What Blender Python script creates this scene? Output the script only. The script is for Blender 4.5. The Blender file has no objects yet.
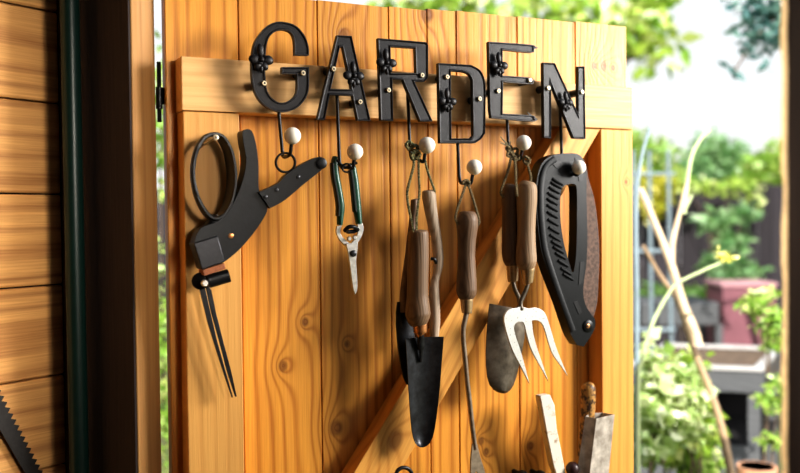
import bpy, bmesh, math, random
from math import sin, cos, pi, radians, sqrt, exp
from mathutils import Vector as V, Matrix, noise as mnoise
random.seed(7)
scn = bpy.context.scene
COL = scn.collection

# ------------------------------------------------------------------ camera
F = 900.0
Z0 = 1.588                       # height of the underside of the ledge above the ground
CAM = V((-0.2735, -1.2002, Z0 - 0.1384))
yaw, pit, rol = 0.4662, 0.0232, 0.0104
fw = V((sin(yaw)*cos(pit), cos(yaw)*cos(pit), -sin(pit)))
r0 = V((cos(yaw), -sin(yaw), 0)); u0 = r0.cross(fw)
RT = r0*cos(rol) - u0*sin(rol); UP = u0*cos(rol) + r0*sin(rol)
cd = bpy.data.cameras.new('camera'); cam = bpy.data.objects.new('camera', cd); COL.objects.link(cam)
cam.matrix_world = Matrix(((RT.x, UP.x, -fw.x, CAM.x), (RT.y, UP.y, -fw.y, CAM.y), (RT.z, UP.z, -fw.z, CAM.z), (0, 0, 0, 1)))
cd.sensor_width = 36; cd.lens = F*36/800; cd.clip_start = .02; cd.clip_end = 300
cd.dof.use_dof = True; cd.dof.focus_distance = 1.27; cd.dof.aperture_fstop = 3.0
scn.camera = cam

def ray(px, py): return fw + RT*((px-400)/F) - UP*((py-236.5)/F)
def D(px, py, w=0.0):            # point w metres in front of the door boards
    d = ray(px, py); t = (-w - CAM.y)/d.y; return CAM + d*t
def G(px, py, dep): return CAM + ray(px, py)*dep
def onplane(px, py, p, n):
    d = ray(px, py); return CAM + d*((p-CAM).dot(n)/d.dot(n))

# ------------------------------------------------------------------ scene graph helpers
def empty(name, loc, label=None, cat=None, group=None, kind=None):
    o = bpy.data.objects.new(name, None); COL.objects.link(o); o.location = loc; o.empty_display_size = .05
    return tag(o, label, cat, group, kind)
def tag(o, label=None, cat=None, group=None, kind=None):
    for k, v in (('label', label), ('category', cat), ('group', group), ('kind', kind)):
        if v: o[k] = v
    return o
def base_of(o):
    p = V((0, 0, 0))
    while o: p += o.location; o = o.parent
    return p
def link(name, bm, mat, parent=None, smooth=True, label=None, bevel=None, loc=None, seg=2):
    """bm is in world coordinates"""
    b = base_of(parent) if parent else V((0, 0, 0))
    off = loc if loc is not None else (V((0, 0, 0)) if parent else None)
    if off is None:
        vs = [v.co for v in bm.verts]
        off = V((sum(v.x for v in vs)/len(vs), sum(v.y for v in vs)/len(vs), min(v.z for v in vs)))
    bmesh.ops.translate(bm, vec=-(b+off), verts=bm.verts)
    me = bpy.data.meshes.new(name); bm.to_mesh(me); bm.free()
    for m in (mat if isinstance(mat, (list, tuple)) else [mat]): me.materials.append(m)
    if smooth:
        for p in me.polygons: p.use_smooth = True
    o = bpy.data.objects.new(name, me); COL.objects.link(o); o.location = off
    if parent: o.parent = parent
    if bevel:
        m = o.modifiers.new('bevel', 'BEVEL'); m.width = bevel; m.segments = seg; m.limit_method = 'ANGLE'; m.angle_limit = radians(35)
        m.use_clamp_overlap = True
    if smooth:
        try: me.set_sharp_from_angle(angle=radians(38))
        except Exception: pass
    if label: o['label'] = label
    return o

# ------------------------------------------------------------------ shape helpers
def cat(pts, closed=True, n=5):
    """smooth outline; a third element 1 marks a sharp corner"""
    P = [V((p[0], p[1])) for p in pts]; C = [len(p) > 2 and p[2] for p in pts]; N = len(P); out = []
    rng = N if closed else N-1
    for i in range(rng):
        a, b = P[i], P[(i+1) % N]
        ca, cb = C[i], C[(i+1) % N]
        if not closed: ca = ca or i == 0; cb = cb or i == N-2
        out.append(a.copy())
        if ca and cb: continue
        p0 = a if ca else P[i-1]; p3 = b if cb else P[(i+2) % N]
        m1 = (b-p0)*.5; m2 = (p3-a)*.5
        for k in range(1, n):
            t = k/n; t2 = t*t; t3 = t2*t
            out.append(a*(2*t3-3*t2+1) + m1*(t3-2*t2+t) + b*(-2*t3+3*t2) + m2*(t3-t2))
    if not closed: out.append(P[-1].copy())
    return out
def cat3(pts, n=6):
    out = []; N = len(pts)
    for i in range(N-1):
        a, b = V(pts[i]), V(pts[i+1]); p0 = V(pts[i-1]) if i else a; p3 = V(pts[i+2]) if i < N-2 else b
        m1 = (b-p0)*.5; m2 = (p3-a)*.5
        for k in range(n):
            t = k/n; t2 = t*t; t3 = t2*t
            out.append(a*(2*t3-3*t2+1) + m1*(t3-2*t2+t) + b*(-2*t3+3*t2) + m2*(t3-t2))
    out.append(V(pts[-1])); return out

def plate(loops, wf, th, rim=None, bm=None, tilt=0.0):
    """outlines in the door plane (first outer, rest holes), front at wf, th thick; rim=(width,depth) sinks the middle"""
    bm = bm or bmesh.new(); edges = []; old = set(bm.faces)
    for lp in loops:
        vs = [bm.verts.new(D(p[0], p[1], wf)) for p in lp]
        edges += [bm.edges.new((vs[i], vs[(i+1) % len(vs)])) for i in range(len(vs))]
    bmesh.ops.triangle_fill(bm, use_beauty=True, use_dissolve=False, edges=edges)
    faces = [f for f in bm.faces if f not in old]
    for f in faces:
        f.normal_update()
        if f.normal.y > 0: f.normal_flip()
    r = bmesh.ops.extrude_face_region(bm, geom=faces)
    nv = [g for g in r['geom'] if isinstance(g, bmesh.types.BMVert)]
    nf = [g for g in r['geom'] if isinstance(g, bmesh.types.BMFace)]
    # extruded copy becomes the front; originals stay behind
    for f in faces:
        if f.is_valid: f.normal_flip()
    for v in set(v for f in faces if f.is_valid for v in f.verts): v.co.y += th
    if not any(f.is_valid for f in faces): 
        pass
    if rim:
        bmesh.ops.inset_region(bm, faces=nf, thickness=rim[0]*.45, depth=0, use_even_offset=True)
        bmesh.ops.inset_region(bm, faces=nf, thickness=rim[0]*.35, depth=0, use_even_offset=True)
        for v in set(v for f in nf for v in f.verts): v.co.y += rim[1]
        bmesh.ops.inset_region(bm, faces=nf, thickness=rim[0]*.2, depth=0, use_even_offset=True)
    bmesh.ops.recalc_face_normals(bm, faces=[f for f in bm.faces if f not in old])
    return bm

def sweep(pts, rad, seg=10, ref=V((0, 1, 0)), bm=None, cap=True, closed=False, power=2.0):
    """tube along pts; rad: number, (a,b) or list of them; b is measured along ref"""
    bm = bm or bmesh.new(); N = len(pts); rings = []
    for i, p in enumerate(pts):
        p = V(p)
        if closed: t = V(pts[(i+1) % N]) - V(pts[i-1])
        else: t = V(pts[min(i+1, N-1)]) - V(pts[max(i-1, 0)])
        if t.length < 1e-9: t = V((0, 0, 1))
        t.normalize()
        rf = ref
        if abs(t.dot(rf)) > .98: rf = V((0, 0, 1)) if abs(t.z) < .9 else V((1, 0, 0))
        b = (rf - t*t.dot(rf)).normalized(); a = t.cross(b)
        r = rad[i] if isinstance(rad, list) else rad
        ra, rb = r if isinstance(r, (tuple, list)) else (r, r)
        ring = []
        for k in range(seg):
            an = 2*pi*k/seg; c, s = cos(an), sin(an)
            if power != 2: c = math.copysign(abs(c)**(2/power), c); s = math.copysign(abs(s)**(2/power), s)
            ring.append(bm.verts.new(p + a*(ra*c) + b*(rb*s)))
        rings.append(ring)
    for i in range(N if closed else N-1):
        A, B = rings[i], rings[(i+1) % N]
        for k in range(seg): bm.faces.new((A[k], A[(k+1) % seg], B[(k+1) % seg], B[k]))
    if cap and not closed:
        bm.faces.new(rings[0][::-1]); bm.faces.new(rings[-1])
    bmesh.ops.recalc_face_normals(bm, faces=bm.faces[:])
    return bm

def ball(c, r, bm=None, sc=(1, 1, 1), u=16, v=10, rot=None):
    bm = bm or bmesh.new()
    M = Matrix.Translation(c) @ (rot.to_4x4() if rot else Matrix()) @ Matrix.Diagonal((sc[0], sc[1], sc[2], 1))
    bmesh.ops.create_uvsphere(bm, u_segments=u, v_segments=v, radius=r, matrix=M); return bm
def disc(c, r, th, axis=V((0, -1, 0)), seg=16, bm=None, dome=0.25):
    """short cylinder, its outer end slightly domed"""
    a = V(axis).normalized()
    return sweep([c, c+a*th*.75, c+a*th], [r, r, r*(1-dome)], seg, V((0, 0, 1)), bm)
def box(bm, o, ex, ey, ez):
    """box from corner o with three edge vectors"""
    v = [bm.verts.new(o + ex*i + ey*j + ez*k) for i in (0, 1) for j in (0, 1) for k in (0, 1)]
    for f in ((0, 1, 3, 2), (4, 6, 7, 5), (0, 4, 5, 1), (2, 3, 7, 6), (0, 2, 6, 4), (1, 5, 7, 3)): bm.faces.new([v[i] for i in f])
    bmesh.ops.recalc_face_normals(bm, faces=bm.faces[:]); return bm
def abox(bm, x0, x1, y0, y1, z0, z1): return box(bm, V((x0, y0, z0)), V((x1-x0, 0, 0)), V((0, y1-y0, 0)), V((0, 0, z1-z0)))
def rope(pts, r=.0013, twist=330, n=8, bm=None, strands=2):
    P = cat3(pts, n); bm = bm or bmesh.new()
    L = [0]
    for i in range(1, len(P)): L.append(L[-1] + (P[i]-P[i-1]).length)
    # resample finely
    Q = []; step = .0016; tot = L[-1]; j = 0
    for k in range(int(tot/step)+1):
        s = k*step
        while j < len(L)-2 and L[j+1] < s: j += 1
        f = (s-L[j])/max(1e-9, L[j+1]-L[j]); Q.append((P[j].lerp(P[j+1], min(1, f)), s))
    for st in range(strands):
        H = []
        for i, (q, s) in enumerate(Q):
            t = (Q[min(i+1, len(Q)-1)][0] - Q[max(i-1, 0)][0]).normalized()
            b = (V((0, 1, 0)) - t*t.y); b = b.normalized() if b.length > 1e-3 else V((1, 0, 0)); a = t.cross(b)
            an = s*twist*2*pi/2 + st*2*pi/strands
            H.append(q + (a*cos(an)+b*sin(an))*r*.8)
        sweep(H, r, 5, bm=bm)
    return bm

def dish(rows, wf, th, cols=10, bulge=.006, sign=1, bm=None):
    """sheet blade: rows of (left px, left py, right px, right py[, extra depth]) bowed across its width"""
    bm = bm or bmesh.new(); fr = []; bk = []
    for r in rows:
        a, b = D(r[0], r[1], wf), D(r[2], r[3], wf); ex = r[4] if len(r) > 4 else 0
        wdt = (b-a).length
        A = []; B = []
        for k in range(cols+1):
            t = k/cols; s = 1-(2*t-1)**2
            p = a.lerp(b, t); p.y += sign*bulge*s*min(1, wdt/.03) - ex
            A.append(bm.verts.new(p)); B.append(bm.verts.new(p + V((0, th, 0))))
        fr.append(A); bk.append(B)
    n = len(rows)
    for i in range(n-1):
        for k in range(cols):
            bm.faces.new((fr[i][k], fr[i][k+1], fr[i+1][k+1], fr[i+1][k]))
            bm.faces.new((bk[i][k], bk[i+1][k], bk[i+1][k+1], bk[i][k+1]))
        bm.faces.new((fr[i][0], fr[i+1][0], bk[i+1][0], bk[i][0])); bm.faces.new((fr[i][-1], bk[i][-1], bk[i+1][-1], fr[i+1][-1]))
    for k in range(cols):
        bm.faces.new((fr[0][k], bk[0][k], bk[0][k+1], fr[0][k+1])); bm.faces.new((fr[-1][k], fr[-1][k+1], bk[-1][k+1], bk[-1][k]))
    bmesh.ops.recalc_face_normals(bm, faces=bm.faces[:]); return bm

# ------------------------------------------------------------------ materials
class N:
    def __init__(s, name):
        s.m = bpy.data.materials.new(name); s.m.use_nodes = True; s.t = s.m.node_tree; s.t.nodes.clear()
        s.out = s.t.nodes.new('ShaderNodeOutputMaterial')
    def n(s, typ, **kw):
        x = s.t.nodes.new('ShaderNode'+typ)
        for k, v in kw.items(): setattr(x, k, v)
        return x
    def put(s, sock, v):
        if isinstance(v, bpy.types.NodeSocket): s.t.links.new(v, sock)
        elif v is not None:
            if isinstance(v, (tuple, list)) and len(v) == 3 and sock.type == 'RGBA': v = (*v, 1)
            sock.default_value = v
    def math(s, op, a, b=None, c=None, clamp=False):
        x = s.n('Math', operation=op, use_clamp=clamp)
        for i, q in enumerate((a, b, c)):
            if q is not None: s.put(x.inputs[i], q)
        return x.outputs[0]
    def dot(s, a, b):
        x = s.n('VectorMath', operation='DOT_PRODUCT'); s.put(x.inputs[0], a); s.put(x.inputs[1], tuple(b)); return x.outputs['Value']
    def xyz(s, a, b, c):
        x = s.n('CombineXYZ'); [s.put(x.inputs[i], q) for i, q in enumerate((a, b, c))]; return x.outputs[0]
    def noise(s, vec, scale, detail=3, rough=.5):
        x = s.n('TexNoise'); s.put(x.inputs['Vector'], vec); x.inputs['Scale'].default_value = scale
        x.inputs['Detail'].default_value = detail; x.inputs['Roughness'].default_value = rough; return x.outputs['Fac']
    def mix(s, f, a, b, blend='MIX'):
        x = s.n('Mix', data_type='RGBA', blend_type=blend); s.put(x.inputs[0], f); s.put(x.inputs[6], a); s.put(x.inputs[7], b); return x.outputs[2]
    def ramp(s, f, stops):
        x = s.n('ValToRGB'); cr = x.color_ramp
        while len(cr.elements) < len(stops): cr.elements.new(.5)
        for e, (p, c) in zip(cr.elements, stops): e.position = p; e.color = (*c, 1) if len(c) == 3 else c
        s.put(x.inputs[0], f); return x.outputs[0]
    def bsdf(s, col, rough=.5, metal=0, height=None, bstr=.3, bdist=.002, spec=.5, coat=0):
        b = s.n('BsdfPrincipled'); s.put(b.inputs['Base Color'], col); s.put(b.inputs['Roughness'], rough); s.put(b.inputs['Metallic'], metal)
        b.inputs['Specular IOR Level'].default_value = spec; b.inputs['Coat Weight'].default_value = coat
        if height is not None:
            bp = s.n('Bump'); bp.inputs['Strength'].default_value = bstr; bp.inputs['Distance'].default_value = bdist
            s.put(bp.inputs['Height'], height); s.t.links.new(bp.outputs[0], b.inputs['Normal'])
        s.t.links.new(b.outputs[0], s.out.inputs[0]); return s.m
    def pos(s): return s.n('NewGeometry').outputs['Position']
    def rnd(s): return s.n('NewGeometry').outputs['Random Per Island']

def wood(name, L, A, light, dark, freq=45, amp=5, knots=(), rough=.5, fu=6, fv=.5, contrast=.75, var=.25, seed=0.0, spec=.4, streak=.35):
    s = N(name); P = s.pos(); R = s.rnd(); L = V(L).normalized(); A = V(A).normalized(); T = L.cross(A)
    u, v, t = s.dot(P, A), s.dot(P, L), s.dot(P, T)
    rs = s.math('MULTIPLY_ADD', R, 37.0, seed)
    low = s.noise(s.xyz(s.math('MULTIPLY', u, fu), s.math('MULTIPLY', v, fv), s.math('ADD', s.math('MULTIPLY', t, fu), rs)), 1.0, 2, .45)
    ring = s.math('MULTIPLY_ADD', low, amp, s.math('MULTIPLY', s.math('MULTIPLY_ADD', t, .6, u), freq))
    kd = None
    for (p, r) in knots:
        du = s.math('DIVIDE', s.math('SUBTRACT', u, V(p).dot(A)), r); dv = s.math('DIVIDE', s.math('SUBTRACT', v, V(p).dot(L)), r*1.25)
        d = s.math('SQRT', s.math('ADD', s.math('MULTIPLY', du, du), s.math('MULTIPLY', dv, dv)))
        ring = s.math('MULTIPLY_ADD', s.math('POWER', 2.718, s.math('MULTIPLY', d, -.55)), 3.2, ring)
        k = s.math('SUBTRACT', 1.25, d, clamp=True); k = s.math('MULTIPLY', k, 1.6, clamp=True)
        halo = s.math('MULTIPLY', s.math('POWER', 2.718, s.math('MULTIPLY', d, -.7)), .55)
        k = s.math('MAXIMUM', k, halo)
        kd = k if kd is None else s.math('MAXIMUM', kd, k)
    w = s.math('MULTIPLY_ADD', s.math('SINE', s.math('MULTIPLY', ring, 6.283)), .5, .5)
    w = s.math('POWER', w, 3.0)
    fine = s.noise(s.xyz(s.math('MULTIPLY', u, 420), s.math('MULTIPLY', v, 9), s.math('ADD', s.math('MULTIPLY', t, 420), rs)), 1.0, 3, .6)
    fine = s.math('MULTIPLY_ADD', fine, 2.2, -.6, clamp=True)
    patch = s.noise(s.xyz(s.math('MULTIPLY', u, 14), s.math('MULTIPLY', v, 3.0), s.math('ADD', t, rs)), 1.0, 3, .55)
    f = s.math('ADD', s.math('MULTIPLY', w, contrast*.55), s.math('MULTIPLY', fine, streak), clamp=True)
    c = s.mix(f, light, dark)
    c = s.mix(s.math('MULTIPLY_ADD', patch, 1.7, -.55, clamp=True), c, s.mix(.38, c, dark))
    if kd is not None: c = s.mix(s.math('MULTIPLY', kd, .68), c, (dark[0]*.32, dark[1]*.22, dark[2]*.22))
    g = s.math('MULTIPLY_ADD', R, var, 1-var/2)
    c = s.mix(1.0, c, s.xyz(g, g, g), 'MULTIPLY')
    h = s.math('ADD', s.math('MULTIPLY', w, -.5), s.math('MULTIPLY', fine, -.6))
    return s.bsdf(c, s.math('MULTIPLY_ADD', fine, .15, rough-.06), 0, h, .35, .0007, spec)

def plain(name, col, rough=.5, metal=0, vary=.3, scale=60, bump=.15, col2=None, bdist=.001, spec=.5, coat=0, detail=4, lo=.3, hi=.7):
    s = N(name); P = s.pos(); f = s.noise(P, scale, detail, .6)
    c2 = col2 or tuple(x*(1-vary) for x in col)
    c = s.ramp(f, [(lo, c2), (hi, col)])
    f2 = s.noise(P, scale*3.1, 3, .6)
    return s.bsdf(c, s.math('MULTIPLY_ADD', f2, .2, rough-.1), metal, f2, bump, bdist, spec, coat)

def leafmat(name, c1, c2, c3, trans=.45, rough=.55):
    s = N(name); R = s.rnd(); c = s.ramp(R, [(0.0, c1), (.5, c2), (1.0, c3)])
    d = s.n('BsdfDiffuse'); s.put(d.inputs[0], c); t = s.n('BsdfTranslucent'); s.put(t.inputs[0], s.mix(.5, c, (1, 1, .25), 'MULTIPLY'))
    g = s.n('BsdfGlossy'); s.put(g.inputs[0], (1, 1, 1)); g.inputs['Roughness'].default_value = .45
    m = s.n('MixShader'); m.inputs[0].default_value = trans; s.t.links.new(d.outputs[0], m.inputs[1]); s.t.links.new(t.outputs[0], m.inputs[2])
    m2 = s.n('MixShader'); m2.inputs[0].default_value = .07; s.t.links.new(m.outputs[0], m2.inputs[1]); s.t.links.new(g.outputs[0], m2.inputs[2])
    s.t.links.new(m2.outputs[0], s.out.inputs[0]); return s.m

ORL, ORD = (.80, .405, .070), (.40, .135, .014)
kn = lambda px, py, r, w=0: (D(px, py, w), r)
M_plank = wood('door boards', (0, 0, 1), (1, 0, 0), ORL, ORD, 52, 7.5,
    [kn(283, 366, .0075), kn(305, 322, .006), kn(336, 428, .011), kn(427, 14, .012), kn(343, 36, .010), kn(604, 66, .008), kn(594, 66, .006),
     kn(347, 344, .0035), kn(481, 441, .006), kn(486, 452, .006), kn(530, 446, .007), kn(613, 68, .005)], .42, fu=9, fv=.4, contrast=1.0, var=.26)
M_ledge = wood('ledge timber', (1, 0, 0), (0, 0, 1), (.82, .52, .23), (.56, .29, .095), 60, 3, [], .5, 6, .8, .45, .05, 3.1, streak=.3)
M_stile = wood('stile timber', (0, 0, 1), (1, 0, 0), (.80, .42, .105), (.52, .20, .035), 55, 3.5, [kn(626, 182, .003, .035)], .48, 6, .8, .55, .1, 5.0, streak=.3)
M_brace = wood('brace timber', D(600, 130, .035)-D(410, 440, .035), (.85, 0, -.5), (.80, .44, .11), (.48, .19, .03), 55, 4.5, [kn(395, 440, .014, .035), kn(432, 352, .004, .035)], .48, 7, 1.0, .75, .1, 8.0)
M_post = wood('post timber', (0, 0, 1), (.88, .47, 0), (.46, .255, .085), (.28, .135, .04), 70, 4, [], .6, 8, .6, .5, .1, 2.0, streak=.4)
M_dark = wood('shaded timber', (0, 0, 1), (.47, -.88, 0), (.022, .010, .008), (.010, .005, .004), 60, 4, [], .7, 8, 1, .5, .1, 4.0)  # interior shade put into a near-black base colour
M_litedge = plain('lit sawn edge', (.95, .78, .52), .8, 0, .35, 120, .6, bdist=.002)  # pale tone carries the sunlight on the jamb edge
M_wall = wood('shed boards', (.88, .47, 0), (0, 0, 1), (.80, .46, .17), (.32, .13, .035), 34, 7, [], .6, 9, .5, .8, .2, 1.7, streak=.45)
M_iron = plain('black cast iron', (.012, .0095, .0115), .38, .1, .45, 300, .35, bdist=.0008, spec=.4)
M_rod = plain('black rod', (.012, .011, .012), .4, .2, .3, 200, .1)
M_knob = plain('white knob', (.88, .83, .74), .45, 0, .06, 80, .05)
M_knobw = plain('worn white knob', (.86, .82, .74), .5, 0, .5, 260, .1, lo=.25, hi=.36)
M_screw = plain('cream screw', (.80, .68, .48), .35, .5, .2, 400, .1)
M_scrd = plain('screw recess', (.05, .04, .03), .5)
M_plastic = plain('black plastic', (.005, .0055, .007), .34, 0, .3, 220, .12, spec=.35)
M_plasw = plain('scuffed black plastic', (.0075, .008, .010), .40, 0, .55, 90, .15, spec=.32)
M_rib = plain('matt black ribs', (.008, .008, .009), .6, 0, .3, 220, .1, spec=.2)
M_plate = plain('grey steel plate', (.045, .045, .05), .36, .6, .3, 200, .1)
M_orange = plain('worn orange band', (.38, .13, .045), .6, 0, .45, 300, .1)
M_steel = plain('bright steel', (.62, .61, .58), .33, .75, .35, 160, .1, lo=.25, hi=.6)
M_fork = plain('polished fork steel', (.84, .83, .81), .30, .5, .08, 90, .05)
M_dsteel = plain('tarnished dark steel', (.050, .052, .058), .36, .7, .45, 70, .12, col2=(.020, .019, .020))
M_blade2 = plain('worn grey steel', (.25, .215, .17), .42, .6, .5, 60, .15, col2=(.09, .072, .055))
M_rod2 = plain('brown steel rod', (.46, .37, .29), .36, .6, .4, 120, .12)
M_rust = plain('rusty blade', (.17, .10, .07), .62, .2, .5, 170, .3, col2=(.05, .026, .018))
M_green = plain('green grip', (.006, .085, .048), .33, 0, .3, 120, .06)
M_greenb = plain('dark grip', (.008, .018, .014), .38, 0, .3, 120, .06)
M_pole = plain('dark green pole', (.004, .024, .018), .36, .0, .2, 90, 0.0, spec=.35)
M_brass = plain('brass ferrule', (.62, .46, .27), .35, .7, .3, 200, .1)
M_copper = plain('copper ferrule', (.62, .30, .12), .35, .7, .4, 200, .1)
M_h1 = wood('dark worn handle', (0, 0, 1), (1, 0, 0), (.26, .17, .10), (.09, .048, .026), 260, 3, [], .5, 20, 4, .7, .1, 11)
M_h2 = wood('grey brown handle', (0, 0, 1), (1, 0, 0), (.40, .28, .175), (.19, .115, .065), 260, 3, [], .55, 20, 4, .6, .1, 12)
M_h3 = wood('pale weathered handle', (0, 0, 1), (1, 0, 0), (.64, .52, .40), (.28, .19, .12), 200, 3, [], .5, 20, 4, .7, .1, 13)
M_h4 = wood('chocolate handle', (0, 0, 1), (1, 0, 0), (.22, .14, .085), (.09, .048, .028), 260, 3, [], .5, 20, 4, .7, .1, 14)
M_stick = plain('whitewashed stick', (.74, .68, .58), .75, 0, .3, 70, .35, col2=(.34, .24, .15), bdist=.001, lo=.30, hi=.44)
M_flake = plain('flaking varnish handle', (.46, .25, .07), .5, 0, .5, 130, .3, col2=(.05, .022, .012), lo=.42, hi=.54)
M_greyw = plain('weathered grey metal', (.62, .56, .49), .5, .15, .4, 55, .25, col2=(.28, .24, .20))
M_maroonk = plain('dark maroon knob', (.055, .022, .022), .4, 0, .3, 100, .1)
M_rope = plain('hemp cord', (.42, .32, .18), .9, 0, .55, 500, .2, col2=(.07, .07, .035), lo=.35, hi=.65)
M_ropeg = plain('green flecked cord', (.40, .36, .18), .9, 0, .55, 420, .2, col2=(.035, .055, .025), lo=.42, hi=.58)
M_saw = plain('old saw steel', (.035, .030, .028), .6, .3, .4, 80, .2)

# ------------------------------------------------------------------ shed frame axes
hd = yaw + math.atan2(640, F)
e2 = V((sin(hd), cos(hd), 0)); e1 = V((cos(hd), -sin(hd), 0)); zz = V((0, 0, 1))
po = D(158.2, 236, -.012)                              # outer corner of the left reveal, beside the hinge
pi_ = onplane(134.5, 236, po, e1)                      # inner corner of the left reveal
E1P = po.dot(e1); E2O = po.dot(e2); E2I = pi_.dot(e2)
def EP(a, b, z): return e1*a + e2*b + zz*z
pc = onplane(63, 236, EP(0, E2I, 0), e2); E1W = pc.dot(e1)      # left wall plane
pj = onplane(781.5, 236, EP(0, E2I, 0), e2); E1J = pj.dot(e1)   # right jamb edge
HGT = 2.25; E1R = E1J + 1.3; E2B = E2I - 2.1
FL = .12   # shed floor height

def struct(name, bm, mat, label=None, smooth=False, bevel=None):
    o = link(name, bm, mat, None, smooth, label, bevel); o['kind'] = 'structure'; return o
# left post (reveal lit, inner face dark)
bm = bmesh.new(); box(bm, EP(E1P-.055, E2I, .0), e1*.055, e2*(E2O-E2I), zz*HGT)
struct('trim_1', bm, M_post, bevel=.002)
bm = bmesh.new(); box(bm, EP(E1W-.02, E2I-.003, 0), e1*(E1P-.0015-E1W+.02), e2*.0029, zz*HGT)  # thin dark sheet painting shade over the post's inner face
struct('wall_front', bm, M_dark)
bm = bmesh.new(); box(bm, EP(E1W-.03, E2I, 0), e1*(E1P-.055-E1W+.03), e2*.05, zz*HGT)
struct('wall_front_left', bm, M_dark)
# right jamb; its sawn, chamfered edge is coloured pale as if sunlit
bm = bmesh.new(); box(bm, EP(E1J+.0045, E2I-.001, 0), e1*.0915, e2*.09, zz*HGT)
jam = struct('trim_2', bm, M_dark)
bm = bmesh.new()
n_ = 150; ra = []; rb = []; rc = []
for i in range(n_+1):
    z = HGT*i/n_; j = random.uniform(-.0012, .0012)
    ra.append(bm.verts.new(EP(E1J+.0045+j*.6, E2I-.0008, z))); rb.append(bm.verts.new(EP(E1J-.001+j, E2I+.006, z))); rc.append(bm.verts.new(EP(E1J-.001+j, E2I+.085, z)))
for i in range(n_):
    bm.faces.new((ra[i], ra[i+1], rb[i+1], rb[i])); bm.faces.new((rb[i], rb[i+1], rc[i+1], rc[i]))
struct('trim_3', bm, M_litedge)
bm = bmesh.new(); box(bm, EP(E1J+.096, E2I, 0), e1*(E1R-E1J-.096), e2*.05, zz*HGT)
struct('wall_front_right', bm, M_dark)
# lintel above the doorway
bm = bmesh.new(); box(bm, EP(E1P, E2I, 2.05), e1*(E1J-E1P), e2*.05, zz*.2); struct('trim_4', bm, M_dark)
# left wall: horizontal boards, seams read off the wall
pw = EP(E1W, 0, 0)
zs = [onplane(0.5, y, pw, e1).z for y in (1, 95.7, 192.2, 288.8, 385)]
bh = (zs[0]-zs[-1])/4
bm = bmesh.new(); k = int(zs[-1]/bh)+1; zb = zs[-1]-bh*k
while zb < HGT:
    z0, z1 = max(zb, FL)+.0012, min(zb+bh, HGT)-.0012
    if z1 > z0+.01:
        b2 = bmesh.new(); box(b2, EP(E1W-.018, E2B, z0), e1*.018, e2*(E2I-.003-E2B), zz*(z1-z0))
        bmesh.ops.bevel(b2, geom=[e for e in b2.edges if abs((e.verts[0].co-e.verts[1].co).dot(zz)) < 1e-5 and abs((e.verts[0].co-e.verts[1].co).dot(e2)) > .1], offset=.0025, segments=1, affect='EDGES')
        me = bpy.data.meshes.new('t'); b2.to_mesh(me); b2.free(); bm.from_mesh(me); bpy.data.meshes.remove(me)
    zb += bh
struct('wall_left', bm, M_wall)
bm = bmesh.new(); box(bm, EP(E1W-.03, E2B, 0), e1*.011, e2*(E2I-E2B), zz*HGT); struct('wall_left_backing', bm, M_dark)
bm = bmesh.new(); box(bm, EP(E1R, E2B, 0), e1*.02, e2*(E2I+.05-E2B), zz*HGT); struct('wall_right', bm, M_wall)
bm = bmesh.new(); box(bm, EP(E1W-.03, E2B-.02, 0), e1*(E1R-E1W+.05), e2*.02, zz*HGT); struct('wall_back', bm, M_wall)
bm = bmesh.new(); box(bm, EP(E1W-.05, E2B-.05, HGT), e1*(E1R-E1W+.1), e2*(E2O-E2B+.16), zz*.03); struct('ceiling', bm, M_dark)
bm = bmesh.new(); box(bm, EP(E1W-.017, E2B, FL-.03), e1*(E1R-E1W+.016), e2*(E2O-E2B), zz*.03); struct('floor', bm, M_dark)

# ------------------------------------------------------------------ the door
W_ = .7475; XS = .6812; LT = .035
zt_l = D(165, -13, 0).z; zt_r = D(626.5, 26.5, 0).z
ZB = .10
door = empty('door_1', V((0, 0, ZB)), 'open orange wooden ledged door with garden tools hung on it', None, None, 'structure')
seams = [164.5, 238.2, 317.2, 388.5, 427, 456.2, 517, 575.3, 626.8]
ys = [-13, -8, -2, 4, 7, 9.5, 16, 21, 26.5]
xs_ = [D(p, 30, 0).x for p in seams]
bm = bmesh.new()
for i in range(8):
    b2 = bmesh.new(); top = zt_l + (zt_r-zt_l)*(i+.5)/8 + random.uniform(-.0006, .0006)
    abox(b2, xs_[i]+.0005, xs_[i+1]-.0005, random.uniform(0, .0006), .02, ZB, top)
    bmesh.ops.bevel(b2, geom=[e for e in b2.edges if abs((e.verts[0].co-e.verts[1].co).z) > .1], offset=.0012, segments=1, affect='EDGES')
    me = bpy.data.meshes.new('t'); b2.to_mesh(me); b2.free(); bm.from_mesh(me); bpy.data.meshes.remove(me)
link('plank_panel', bm, M_plank, door, False)
bm = bmesh.new(); abox(bm, 0, W_, -LT, -.0007, Z0+.0006, Z0+.07); link('ledge', bm, M_ledge, door, False, bevel=.0012, loc=V((0, 0, 0)))
bm = bmesh.new(); abox(bm, XS, W_, -LT, -.0007, ZB+.02, Z0-.0006); link('stile', bm, M_stile, door, False, bevel=.0012)
xl = D(242, 300, LT).x
bm = bmesh.new(); abox(bm, .0015, D(240, 150, LT).x, -LT+.001, -.0007, ZB+.02, Z0-.0006); link('stile', bm, wood('left stile timber', (0, 0, 1), (1, 0, 0), (.72, .41, .125), (.50, .23, .055), 55, 3, [], .5, 6, .7, .4, .1, 6.0, streak=.25), door, False, bevel=.0012)
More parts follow.
